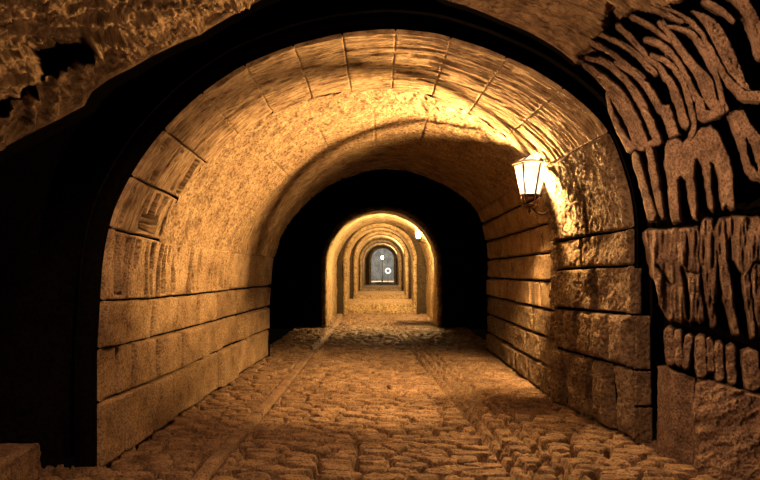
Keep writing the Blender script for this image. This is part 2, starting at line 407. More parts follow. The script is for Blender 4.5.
# ---------------------------------------------------------------- outer vault and rocks in front of the mouth
lip_px = np.array([(-120,215),(-60,183),(0,150),(30,134),(60,119),(84,106),(92,92),(108,80),(130,69),(165,50),(200,35),(235,14),(270,-4),(330,-22),(385,-26),(420,-14),(445,0),(500,20),(540,38),(562,52),(580,68),(598,100),(612,135),(626,165),(640,205),(648,240),(653,280),(656,320),(657,370),(657,440),(658,480),(660,560)], float)
lt = np.arctan2(HY-lip_px[:, 1], lip_px[:, 0]-CX); lr = np.hypot(HY-lip_px[:, 1], lip_px[:, 0]-CX)
o_ = np.argsort(lt); lt = lt[o_]; lr = lr[o_]
KQ = .8
def outer_D(U, V):
    th = np.arctan2(HY-V, U-CX); r = np.hypot(HY-V, U-CX); rl = np.interp(th, lt, lr)
    ul = (rl*np.cos(th))/F
    return 4.33/(1-.16*ul)*np.maximum(r/rl, .9)**-KQ
def outer_pt(U, V):
    D = outer_D(U, V); return np.stack([(U-CX)/F*D, D, EYE+(HY-V)/F*D], -1)
def outer_n(U, V):
    e = 1.0; a = outer_pt(U+e, V)-outer_pt(U-e, V); b = outer_pt(U, V+e)-outer_pt(U, V-e)
    n = np.cross(a, b); n /= np.linalg.norm(n, axis=-1, keepdims=True)+1e-9
    s = np.sign((n*(np.array([0, 0, EYE])-outer_pt(U, V))).sum(-1, keepdims=True)); return n*s
def smooth_n(U, V):
    n = 0
    for a, b in ((0, 0), (14, 0), (-14, 0), (0, 14), (0, -14), (10, 10), (-10, -10), (10, -10), (-10, 10)): n = n+outer_n(U+a, V+b)
    return n/np.linalg.norm(n, axis=-1, keepdims=True)
def back_dir(U, V):       # the stones run back and outwards to the black backing
    th = np.arctan2(HY-V, U-CX)
    return np.stack([.52*np.cos(th), .85+0*th, .52*np.sin(th)], -1)
def sd_poly(U, V, poly):
    poly = np.array(poly, float); d = np.full(U.shape, 1e9); ins = np.zeros(U.shape, bool)
    for i in range(len(poly)):
        a = poly[i]; b = poly[(i+1) % len(poly)]; ab = b-a
        t = np.clip(((U-a[0])*ab[0]+(V-a[1])*ab[1])/(ab@ab+1e-9), 0, 1)
        d = np.minimum(d, np.hypot(U-a[0]-t*ab[0], V-a[1]-t*ab[1]))
        if abs(ab[1]) > 1e-9:
            c = ((a[1] > V) != (b[1] > V)) & (U < (b[0]-a[0])*(V-a[1])/(b[1]-a[1])+a[0]); ins ^= c
    return np.where(ins, d, -d)
def sd_stroke(U, V, pts, r0, r1=None, rm=None):
    pts = np.array(pts, float)
    # smooth the path
    t = np.linspace(0, len(pts)-1, len(pts)*6); k = np.ones(5)/5
    q = np.stack([np.interp(t, range(len(pts)), pts[:, i]) for i in (0, 1)], 1)
    qs = q.copy()
    for i in (0, 1):
        e = np.r_[np.full(2, q[0, i]), q[:, i], np.full(2, q[-1, i])]; qs[:, i] = np.convolve(e, k, 'valid')
    r1 = r0 if r1 is None else r1; rm = (r0+r1)/2 if rm is None else rm
    best = np.full(U.shape, -1e9)
    for i in range(len(qs)-1):
        a = qs[i]; ab = qs[i+1]-a; tt = np.clip(((U-a[0])*ab[0]+(V-a[1])*ab[1])/(ab@ab+1e-9), 0, 1)
        f = (i+tt)/(len(qs)-1); r = np.interp(f, [0, .5, 1], [r0, rm, r1])
        best = np.maximum(best, r-np.hypot(U-a[0]-tt*ab[0], V-a[1]-tt*ab[1]))
    return best

# outer soffit sheet: striated at the right, broken rock at the left
cav = [(33,47),(60,47),(84,46),(96,52),(92,62),(80,72),(70,75),(62,82),(50,80),(45,92),(30,98),(12,108),(-4,118),(-4,106),(20,97),(34,84),(38,66)]
th = np.linspace(math.radians(-4), math.radians(170), 1150); q = np.linspace(1.0, 1.95, 210)
TH, Q = np.meshgrid(th, q, indexing='ij')
RL = np.interp(TH, lt, lr); UU = CX+RL*Q*np.cos(TH); VV = HY-RL*Q*np.sin(TH)
P = outer_pt(UU, VV); Nn = smooth_n(UU, VV)
deg = np.degrees(TH)
rgt = 1-sst(60, 104, deg)                       # weight of the right side (striated)
sl = TH*3.4; vl = P[..., 1]
wv = vl+.10*fbm(sl*1.5, vl*2, 6, 2)
h_r = .04*fbm(sl*1.1, wv*30, 61, 4)*2-.05*sst(.08, .18, fbm(sl*1.0, wv*26, 67, 3))+.012*fbm(sl*20, vl*20, 62, 3)*2
h_l = .10*fbm(UU*.022, VV*.04, 64, 4, .5)*2+.035*fbm(UU*.25, VV*.3, 65, 4, .65)*2+.06*fbm((UU-VV*.3)*.02, (VV+UU*.15)*.22, 66, 4)*2
h = rgt*h_r+(1-rgt)*h_l
cs_ = sd_poly(UU+4*fbm(UU*.1, VV*.1, 5, 3)*2, VV+4*fbm(UU*.1, VV*.1, 9, 3)*2, cav)
h = h-.1*sst(-1, 5, cs_)
# ribs hanging under the cavity and the jutting spur
rib = sst(.45, .62, vnoise((UU+.35*VV)*.16, VV*.03, 15))
bnd = sst(-26, -10, -np.abs(sd_poly(UU, VV, [(0, 124), (40, 98), (62, 84), (90, 66), (110, 60), (95, 88), (60, 116), (20, 138)])-4))
h = h-.07*(1-rib)*bnd*(1-rgt)
spur = np.maximum(sd_stroke(UU, VV, [(84, 33), (96, 31), (117, 28)], 2, 3), sd_stroke(UU, VV, [(84, 30), (90, 42), (98, 52)], 4, 3))
h = h+.16*sst(-2, 4, spur)-.30*sst(-1, 4, sd_poly(UU, VV, [(92, 31), (117, 29), (100, 45), (94, 40)]))
h = h*sst(1.0, 1.02, Q)+.0
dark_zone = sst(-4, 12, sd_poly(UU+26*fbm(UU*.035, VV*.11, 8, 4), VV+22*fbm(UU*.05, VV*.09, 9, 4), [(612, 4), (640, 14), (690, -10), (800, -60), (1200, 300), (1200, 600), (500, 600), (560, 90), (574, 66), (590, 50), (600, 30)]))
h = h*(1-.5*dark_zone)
P = P+Nn*h[..., None]+back_dir(UU, VV)*(.40*dark_zone)[..., None]+back_dir(UU, VV)*(1.0*sst(-4, 1, cs_))[..., None]
ov = grid_mesh('ceiling_outer', P, M_outv, None, np.stack([sl, vl], -1))
me = ov.data; me.materials.append(M_shade)
dz = dark_zone[:-1, :-1].ravel(); me.polygons.foreach_set('material_index', (dz > .6).astype(np.int32))  # faces behind the carved stones take the shade-black colour
tag(ov, 'brown outer rock vault with a broken hollow at the upper left', kind='structure')
# turn the lip back to the wall
lipb = np.stack([P[:, 0], P[:, 0]+np.array([0, .75, 0])+.12*(P[:, 0]-np.array([0, 0, EYE]))*np.array([1, 0, 1])], 1)
tag(grid_mesh('trim_1', lipb, M_shade, None, np.stack([sl[:, :2], vl[:, :2]], -1), smooth=False), 'shade-black back edge of the outer rock vault', kind='structure')
# right outer wall behind the stones, gap shade set in its black colour
U2, V2 = np.meshgrid(np.linspace(655, 960, 50), np.linspace(150, 560, 60), indexing='ij')
P2 = outer_pt(U2, V2)+back_dir(U2, V2)*.42
P2[..., 2] = np.maximum(P2[..., 2], -.1)
tag(grid_mesh('wall_right_outer', P2, M_shade, None, np.stack([U2, V2], -1)*.01), 'shade-black backing wall behind the stones at the right of the mouth', kind='structure')

C6 = lambda L: [(560+x/2.4, y/2.4) for x, y in L]
A2 = lambda L: [(660+x/4.8, y/4.8) for x, y in L]
A3 = lambda L: [(600+x/3.43, 90+y/3.43) for x, y in L]
A4 = lambda L: [(670+x/3.43, 90+y/3.43) for x, y in L]
A5 = lambda L: [(630+x/3.69, 215+y/3.69) for x, y in L]
A6 = lambda L: [(640+x/3.43, 310+y/3.43) for x, y in L]
def rock(name, label, group, shapes, holes=(), T=.13, wd=5, ribs=0.0, ribf=.22, rough=1.0, seed=1, ang=0.0, facet=None, mat=None, parent=None, cat='stone'):
    """a stone lying on the outer wall, outline + thickness; shapes: ('p', polygon) or ('s', path, r0, r1, rm)"""
    pts = np.array([p for sh in shapes for p in sh[1]]); pad = 14 if any(sh[0] == 's' for sh in shapes) else 3
    x0, y0 = pts.min(0)-pad; x1, y1 = pts.max(0)+pad
    x1 = min(x1, 790); y0 = max(y0, -60); y1 = min(y1, 500)
    st = .85
    U, V = np.meshgrid(np.arange(x0, x1, st), np.arange(y0, y1, st), indexing='ij')
    Uw = U+1.2*fbm(U*.15, V*.15, seed, 2)*2; Vw = V+1.2*fbm(U*.15, V*.15, seed+50, 2)*2
    sd = np.full(U.shape, -1e9)
    for sh in shapes:
        d = sd_poly(Uw, Vw, sh[1]) if sh[0] == 'p' else sd_stroke(Uw, Vw, sh[1], *sh[2:])
        sd = np.maximum(sd, d)
    for hl in holes:
        d = sd_poly(Uw, Vw, hl[1]) if hl[0] == 'p' else sd_stroke(Uw, Vw, hl[1], *hl[2:])
        sd = np.minimum(sd, -d)
    sd = sd+1.3; e = np.clip(sd/(wd*.62), 0, 1)
    h = (T+.06)*np.sqrt(np.clip(1-(1-e)**2, 0, 1))
    ca, sa = math.cos(ang), math.sin(ang); a = U*ca+V*sa; b = -U*sa+V*ca
    inn = sst(0, 3, sd)
    h = h+inn*(ribs*fbm(a*ribf, b*.02, seed+2, 3)*2+rough*(.014*fbm(U*.12, V*.12, seed+3, 4, .6)*2+.007*fbm(U*.5, V*.5, seed+4, 2)*2))
    if facet is not None: h = h+facet(U, V)*inn
    h = np.where(sd < 0, 0, h)-T-.06
    P = outer_pt(U, V)-back_dir(U, V)*(h*1.25)[..., None]
    P[..., 2] = np.maximum(P[..., 2], -.06)
    o = grid_mesh(name, P, mat or M_outer, parent, np.stack([U, V], -1)*.008, mask=sd > -1.0)
    if label: tag(o, label, cat, group)
    # origin at the stone's own base
    c = np.empty(len(o.data.vertices)*3, np.float32); o.data.vertices.foreach_get('co', c); c = c.reshape(-1, 3)
    m = Vector((float(c[:, 0].mean()), float(c[:, 1].mean()), float(c[:, 2].min())))
    o.data.transform(Matrix.Translation(-m)); o.location = m
    return o
G1 = 'carved stones above the right shoulder of the mouth'; G2 = 'ribbed stones in the right outer wall'; G3 = 'small rounded stones in a row'
rock('carved_stone', 'broad brown stone carved with two arches and hanging legs, right of the mouth', G1,
     [('p', A4([(-17,200),(-5,180),(20,165),(45,178),(75,172),(92,145),(110,128),(140,122),(165,142),(190,190),(205,232),(219,290),(226,405),(212,410),(196,396),(182,410),(174,370),(165,300),(150,256),(140,250),(142,300),(152,400),(146,418),(133,398),(120,310),(110,258),(98,240),(90,236),(84,300),(95,380),(92,445),(80,440),(65,390),(54,310),(40,296),(30,310),(29,380),(35,450),(8,457),(-2,430),(-8,330),(-20,260)]))], T=.12, seed=11)
rock('carved_stone', 'narrow straight stone strip hanging beside the arch, nearest to the lantern pier', G1, [('p', A3([(107,225),(118,210),(135,225),(152,290),(172,360),(192,425),(185,450),(165,452),(150,400),(128,300),(110,250)]))], T=.10, wd=4, seed=12)
rock('carved_stone', 'slim pointed stone strip just left of the broad twin-arched stone', G1, [('p', A3([(155,205),(170,190),(185,205),(198,280),(215,380),(219,440),(206,442),(188,390),(168,280)]))], T=.10, wd=4, seed=13)
rock('carved_stone', 'grooved wedge of stone at the right shoulder, lowest end above the two strips', G1,
     [('s', C6([(55,152),(110,195),(150,245),(178,300),(196,348)]), 3, 8, 8), ('s', C6([(92,140),(150,180),(190,235),(215,290),(236,345)]), 3, 4, 4.5), ('s', C6([(112,225),(125,275),(150,330),(170,356)]), 2, 5, 3.5), ('s', C6([(165,350),(200,350),(236,342)]), 3, 3)], T=.12, wd=4, ribs=.03, ribf=.35, ang=-.9, seed=14)
rock('carved_stone', 'long curved rib ending in a blunt foot above the broad twin-arched stone', G1,
     [('s', C6([(130,148),(185,180),(222,225),(245,270)]), 3, 4), ('p', C6([(232,250),(262,252),(290,322),(262,330),(252,300)]))], T=.11, wd=4, ribs=.02, ribf=.4, ang=-.9, seed=15)
rock('carved_stone', 'thin curved rib beside a small hanging drop of stone', G1,
     [('s', C6([(205,135),(245,165),(270,205),(288,250),(300,300)]), 2.5, 5, 3.6), ('p', C6([(283,272),(305,272),(302,310),(290,300)]))], T=.11, wd=3.5, seed=16)
rock('carved_stone', 'thinnest looping rib that joins the top of the broad twin-arched stone', G1,
     [('s', C6([(218,132),(265,150),(298,195),(315,262),(324,300),(316,330),(298,350)]), 2.5, 2.5, 2.8)], T=.10, wd=3, seed=17)
rock('carved_stone', 'leaf shaped stone cupped in a rounded bowl above the broad twin-arched stone', G1,
     [('s', C6([(205,95),(250,105),(285,150),(312,200),(328,240)]), 3, 4), ('p', C6([(322,222),(345,235),(352,262),(372,266),(385,236),(398,240),(408,264),(385,280),(350,294),(330,286)])), ('s', A2([(0,105),(60,185),(130,285),(185,350),(215,420),(240,480),(262,500)]), 2.5, 6, 4.5)], T=.12, wd=4, seed=18)
rock('carved_stone', 'slender bow shaped rib with a pitted lower half, inside the widest curved rib', G1,
     [('s', A2([(150,300),(190,350),(225,400),(250,470),(262,530)]), 4, 3, 7), ('s', A2([(10,100),(60,170),(110,240),(150,300)]), 2, 4)], T=.12, wd=4, seed=24)
rock('carved_stone', 'hooked rib curving over beside the leaf shaped stone', G1,
     [('s', A2([(38,128),(95,130),(160,160),(210,225),(250,310),(285,400),(300,490),(300,540)]), 2, 2.6, 3.6)], T=.11, wd=3.5, seed=19)
rock('carved_stone', 'widest curved rib sweeping down to a foot at the right edge', G1,
     [('s', A2([(-30,20),(60,50),(140,90),(200,155),(240,235),(290,330),(345,405),(400,455),(490,460)]), 2, 5.5, 3.6)], T=.13, wd=4.5, seed=20)
rock('carved_stone', 'large pitted leaf shaped stone above the widest curved rib', G1,
     [('p', A2([(165,48),(215,58),(270,90),(310,140),(345,205),(380,290),(412,370),(442,435),(415,432),(370,405),(325,340),(285,265),(245,180),(205,105)]))], T=.12, wd=5, rough=1.8, seed=21)
rock('carved_stone', 'small thin sliver of stone at the top right, above the pitted leaf', G1, [('s', A2([(225,5),(300,45),(365,105)]), 3, 1, 2.5)], T=.09, wd=3, seed=22)
rock('carved_stone', 'curved stone band cut off by the top right corner', G1, [('s', A2([(370,-30),(420,30),(455,90),(480,160),(495,260)]), 6, 5, 6)], T=.12, wd=5, seed=23)
rock('carved_stone', 'slotted upright stone at the right edge beside the broad twin-arched stone', G1,
     [('p', A4([(206,88),(230,68),(255,68),(278,110),(312,150),(350,190),(350,320),(318,312),(290,300),(265,282),(250,230),(232,170),(215,112)]))], [('p', A4([(266,168),(285,205),(306,262),(300,278),(280,250),(268,205)]))], T=.12, seed=25)
for k, (p, r0, r1) in enumerate([([(588,40),(610,52),(628,66),(645,78)],3,2), ([(600,34),(622,44),(642,58),(656,74)],2.5,3), ([(618,26),(634,40),(646,56)],3,2.5), ([(632,16),(652,26),(672,42)],2.5,2), ([(640,4),(664,12),(684,22)],2.5,2), ([(586,58),(606,62),(622,76)],2.5,3)]):
    rock('rock_splinter', None, None, [('s', p, r0, r1)], T=.10, wd=3, ribs=.03, ribf=.5, ang=-.9, seed=40+k)
    o = bpy.data.objects[sorted([x.name for x in bpy.data.objects if x.name.startswith('rock_splinter')])[-1]]
    tag(o, ['splinter of rock lowest beside the striated vault edge', 'second splinter of rock up from the grooved wedge', 'short thick splinter of rock in the middle of the broken patch', 'splinter of rock right above the hooked rib', 'topmost splinter of rock near the top edge of the photo', 'short splinter of rock touching the head of the grooved wedge'][k], 'rock', 'broken rock splinters at the vault edge')
# ribbed courses
rock('ribbed_stone', 'ribbed fan shaped stone in the middle course beside the pier', G2,
     [('p', A5([(40,68),(60,55),(120,57),(180,50),(250,48),(262,90),(258,150),(262,220),(276,385),(255,397),(235,385),(218,396),(205,385),(190,393),(165,388),(145,388),(125,372),(105,330),(90,240),(72,228),(55,150)]))],
     [('s', A5([(102,185),(125,220),(150,262)]), .8, 1.2), ('s', A5([(192,190),(205,260),(214,350),(216,390)]), 1.2, 1.0, 1.6), ('s', A5([(206,208),(228,212),(256,216)]), .6, .6)], T=.16, wd=6, ribs=.10, ribf=.17, seed=31)
rock('ribbed_stone', 'tall narrow curved stone post between the two ribbed stones', G2, [('s', A5([(285,25),(270,90),(270,190),(288,300),(312,410)]), 4.5, 3, 4.0), ('p', A5([(275,15),(302,15),(318,70),(322,160),(318,330),(300,330),(282,200)]))], T=.15, wd=5, ribs=.07, seed=32)
rock('ribbed_stone', 'ribbed overhanging stone at the right edge of the middle course', G2,
     [('p', A5([(308,45),(335,14),(400,3),(460,8),(590,12),(590,180),(480,172),(455,180),(432,228),(405,205),(388,170),(365,160),(330,182),(316,110)]))], T=.17, wd=6, ribs=.11, ribf=.16, seed=33)
rock('ribbed_stone', 'leaning strut of stone under the ribbed overhang, left of two', G2, [('s', A5([(340,150),(355,260),(372,350),(395,440)]), 4.5, 3, 5.5)], T=.14, wd=5, ribs=.03, seed=34)
rock('ribbed_stone', 'double strut of stone at the right edge under the ribbed overhang', G2, [('s', A5([(430,220),(438,320),(460,450)]), 4, 3, 3.6), ('s', A5([(468,190),(472,300),(492,440)]), 6, 5, 5.5)], T=.15, wd=5, ribs=.05, seed=35)
rows = [((98,74),(108,178),18,'leftmost stone of the rounded row, tallest at the dark pier corner'), ((128,80),(136,182),15,'second stone from the left in the rounded row'), ((168,94),(156,190),13,'slim tilted third stone from the left in the rounded row'), ((206,104),(214,218),20,'wide fourth stone from the left in the rounded row'),
        ((240,106),(246,205),12,'thin fifth stone from the left in the rounded row'), ((268,124),(276,232),17,'sixth stone from the left in the rounded row, just over the boulder'), ((312,136),(318,242),18,'seventh stone of the rounded row, second from the right'), ((378,160),(390,255),29,'widest stone of the rounded row at the right edge')]
for k, (a_, b_, r, lab) in enumerate(rows):
    rock('rounded_stone', 'brown '+lab, G3, [('s', A6([a_, ((a_[0]+b_[0])/2-2, (a_[1]+b_[1])/2), b_]), r/3.43*1.12, r/3.43*1.02)], T=.15, wd=min(5, r/3.43), rough=1.6, seed=60+k)
rock('stone_slab', 'upright smooth stone slab at the foot of the right wall beside the pier', None, [('p', A6([(62,192),(90,196),(120,210),(186,236),(184,500),(184,640),(58,640),(60,480)]))], T=.16, wd=3, rough=.5, seed=70,
     facet=lambda U, V: -.10*sst(672, 694, U))
rock('boulder', 'big rough weathered boulder at the foot of the right wall, photo edge', None, [('p', A6([(178,262),(198,240),(240,238),(320,262),(420,290),(520,320),(520,640),(180,640),(182,480),(176,350)]))], T=.20, wd=8, rough=2.0, seed=71, ang=1.2, ribs=.10, ribf=.05, cat='boulder')

# low stone block at the left
def rough_box(name, cx, cy, sx, sy, sz, mat, seed):
    bm = bmesh.new(); bmesh.ops.create_cube(bm, size=1)
    bmesh.ops.subdivide_edges(bm, edges=bm.edges, cuts=30, use_grid_fill=True)
    for v in bm.verts:
        c = v.co.copy(); p = Vector((c.x*sx, c.y*sy, c.z*sz))
        d = [(.5-abs(c.x))*sx, (.5-abs(c.y))*sy, (.5-abs(c.z))*sz]; d.sort()
        n = c.normalized()
        k = -.02*max(0, 1-d[1]/.025)
        f = float(fbm(np.array(p.x*7+p.z*5), np.array(p.y*7-p.z*4), seed, 5, .6))*.05
        v.co = p+n*(k+f)+Vector((0, 0, sz/2))
    o = bm_obj(name, bm, mat, None, True); o.location = (cx, cy, -.02); return o
o = rough_box('stone_block', -2.83, 3.74, .72, .55, .29, M_outer, 5)
tag(o, 'low square-cut stone block standing alone at the bottom left corner', 'block')

# ---------------------------------------------------------------- nested arches deeper in
def prof(cx, hw, zf, zc, n=48):
    zs = zc-hw; p = [(cx-hw, zf+(zs-zf)*t) for t in np.linspace(0, 1, 14)[:-1]]
    p += [(cx-hw*math.cos(a), zs+hw*math.sin(a)) for a in np.linspace(0, PI, n)]
    p += [(cx+hw, zs+(zf-zs)*t) for t in np.linspace(0, 1, 14)[1:]]
    return np.array(p)
def arch_slab(y0, y1, cx, hw, zf, zc, W, H, seed, mat, label, zb, smat=None):
    e = empty('stone_arch', (cx, y0, zf)); tag(e, label, 'arch', 'nested stone arches deep in the tunnel')
    p = prof(cx, hw, zf, zc); n = len(p)
    d = np.stack([p[:, 0]-cx, np.maximum(p[:, 1]-(zc-hw), 0)], 1); d /= np.linalg.norm(d, axis=1, keepdims=True)
    sl = np.r_[0, np.cumsum(np.hypot(*np.diff(p, axis=0).T))]
    # moulded ring: front band, intrados, back band
    rr = [(.15, .02, 1), (.12, -.06, 1), (.04, -.06, 1), (0, -.02, 1)]
    m = 24
    path = [(r, y0+dy) for r, dy, _ in rr]+[(0, y0+(y1-y0)*t) for t in np.linspace(.05, 1, m)]+[(.14, y1)]
    P = np.zeros((n, len(path), 3)); UVv = np.zeros((n, len(path), 2))
    for k, (r, y) in enumerate(path):
        nz = .02*fbm(sl*3, np.full(n, y*3.), seed, 4)*2+.012*fbm(sl*9, np.full(n, y*9.+r*20), seed+1, 3)*2
        P[:, k, 0] = p[:, 0]+d[:, 0]*(r-nz); P[:, k, 2] = p[:, 1]+d[:, 1]*(r-nz); P[:, k, 1] = y
        UVv[:, k] = np.stack([sl, np.full(n, y+r)], 1)
    o = grid_mesh('arch_ring', P, mat, e, UVv); o.matrix_parent_inverse = Matrix.Translation(-Vector(e.location))
    # wall around the ring
    q0 = p+d*.13
    out = []
    for (x, z), (dx, dz) in zip(q0, d):
        t = min((W-abs(x-0))/max(abs(dx), 1e-6) if abs(dx) > 1e-6 else 1e9, (H-z)/dz if dz > 1e-6 else 1e9); out.append((x+dx*max(t, .01), z+dz*max(t, .01)))
    out = np.array(out)
    P = np.zeros((n, 4, 3))
    for k, (A_, y) in enumerate([(q0, y0), (out, y0), (out, y1), (q0, y1)]): P[:, k, 0] = A_[:, 0]; P[:, k, 2] = A_[:, 1]; P[:, k, 1] = y
    o = grid_mesh('spandrel_wall', P, smat or mat, e, P[..., [0, 2]], smooth=False); o.matrix_parent_inverse = Matrix.Translation(-Vector(e.location))
    return e
def tube_shell(name, y0, y1, cx, hw, zf, zc, seed, mat, label, n=90):
    p = prof(cx, hw, zf, zc); sl = np.r_[0, np.cumsum(np.hypot(*np.diff(p, axis=0).T))]
    ys = np.linspace(y0, y1, int((y1-y0)/.06)); I = np.arange(len(p))
    A, Y = np.meshgrid(sl, ys, indexing='ij')
    d = np.stack([p[:, 0]-cx, np.maximum(p[:, 1]-(zc-hw), 0)], 1); d /= np.linalg.norm(d, axis=1, keepdims=True)
    h = .03*fbm(A*2, Y*4, seed, 4)*2-.02*np.exp(-((np.mod(A, .42)-.2)/.03)**2)
    P = np.stack([p[:, 0][:, None]+d[:, 0][:, None]*-h, Y, p[:, 1][:, None]+d[:, 1][:, None]*-h], -1)
    return tag(grid_mesh(name, P, mat, None, np.stack([A, Y], -1)), label, kind='structure')
def slab_floor(name, x0, x1, y0, y1, z, mat, label, seed, kind='structure', riser=.4):
    X, Y = np.meshgrid(np.linspace(x0, x1, 50), np.linspace(y0, y1, 70), indexing='ij')
    Z = z+.015*fbm(X*3, Y*3, seed, 4)*2
    P = np.stack([X, Y, Z], -1)
    R = P[:, :1].copy(); R[..., 2] = z-riser; P = np.concatenate([R, P], 1)
    return tag(grid_mesh(name, P, mat, None, np.stack([P[..., 0], P[..., 1]+P[..., 2]], -1), smooth=False), label, kind=kind)
arch_slab(15.0, 15.8, .02, 1.50, -.05, 3.17, 3.6, 4.6, 200, M_deep, 'largest of the distant arches, lit gold behind the dark stretch', 0, M_shade)
tube_shell('wall_dark_chamber', 10.15, 15.3, .0, 3.3, -.05, 4.4, 209, M_shade, 'unlit wider stretch of tunnel with shade-black walls')
_x, _z, _a, _b = at_s(np.linspace(0, ST, 120)); _r = np.array([0, .3, 1.6])
_P = surf(np.linspace(0, ST, 120)[:, None], np.full((120, 3), VEND-.03), -_r[None, :]+0*_x[:, None])
tag(grid_mesh('wall_dark_end', _P, M_shade, None, _P[..., [0, 2]], smooth=False), 'shade-black wall face at the back of the near vault', kind='structure')
tube_shell('wall_deep', 15.7, 20.1, .02, 1.62, -.05, 3.27, 210, M_deep, 'gold lit passage between the first and second distant arch')
arch_slab(20.0, 20.7, -.04, 1.20, -.05, 3.14, 2.6, 3.8, 201, M_deep, 'second distant arch, one step deeper with a lantern before it', 0, M_groove_shade)
tube_shell('wall_deeper', 20.6, 24.1, -.02, 1.35, .2, 3.3, 211, M_deep, 'passage between the second and third distant arch')
arch_slab(24.0, 24.7, .0, 1.06, .30, 3.16, 2.6, 3.8, 202, M_deep, 'third distant arch above the pale stone step', 0, M_groove_shade)
tube_shell('wall_deepest', 24.6, 30.1, .0, 1.22, .4, 3.3, 212, M_deep, 'passage between the third and fourth distant arch')
arch_slab(30.0, 30.7, -.02, 1.00, .46, 3.14, 2.6, 3.8, 203, M_deep, 'fourth distant arch, paler and narrower', 0, M_groove_shade)
tube_shell('wall_last', 30.6, 40.1, .02, 1.12, .5, 3.3, 213, M_deep, 'passage before the smallest distant arch')
arch_slab(40.0, 40.6, .12, .84, .58, 3.25, 2.6, 3.8, 204, M_deep, 'smallest distant arch framing the grey end of the tunnel', 0, M_groove_shade)
slab_floor('step', -1.6, 1.6, 20.15, 24.2, .33, M_deep, 'broad pale stone step at the second distant arch', 301)
slab_floor('step', -1.5, 1.5, 24.15, 30.2, .48, M_deep, 'second stone step at the third distant arch', 302)
slab_floor('step', -1.4, 1.4, 30.15, 58.0, .60, M_deep, 'top stone step leading to the grey end', 303)

# ---------------------------------------------------------------- the lanterns
def hexring(r, z, n=6, ph=0): return [(r*math.cos(ph+k*2*PI/n), r*math.sin(ph+k*2*PI/n), z) for k in range(n)]
def bar(bm, a, b, r, n=8):
    a = Vector(a); b = Vector(b); d = b-a
    m = Matrix.Translation((a+b)/2) @ d.to_track_quat('Z', 'Y').to_matrix().to_4x4()
    bmesh.ops.create_cone(bm, cap_ends=True, segments=n, radius1=r, radius2=r, depth=d.length, matrix=m)
def lathe(bm, pr, n=24, ph=0, x=0, y=0):
    rings = [[bm.verts.new((x+r*math.cos(ph+k*2*PI/n), y+r*math.sin(ph+k*2*PI/n), z)) for k in range(n)] for r, z in pr]
    for a, b in zip(rings, rings[1:]):
        for k in range(n): bm.faces.new((a[k], a[(k+1) % n], b[(k+1) % n], b[k]))
    bm.faces.new(rings[0][::-1]); bm.faces.new(rings[-1])
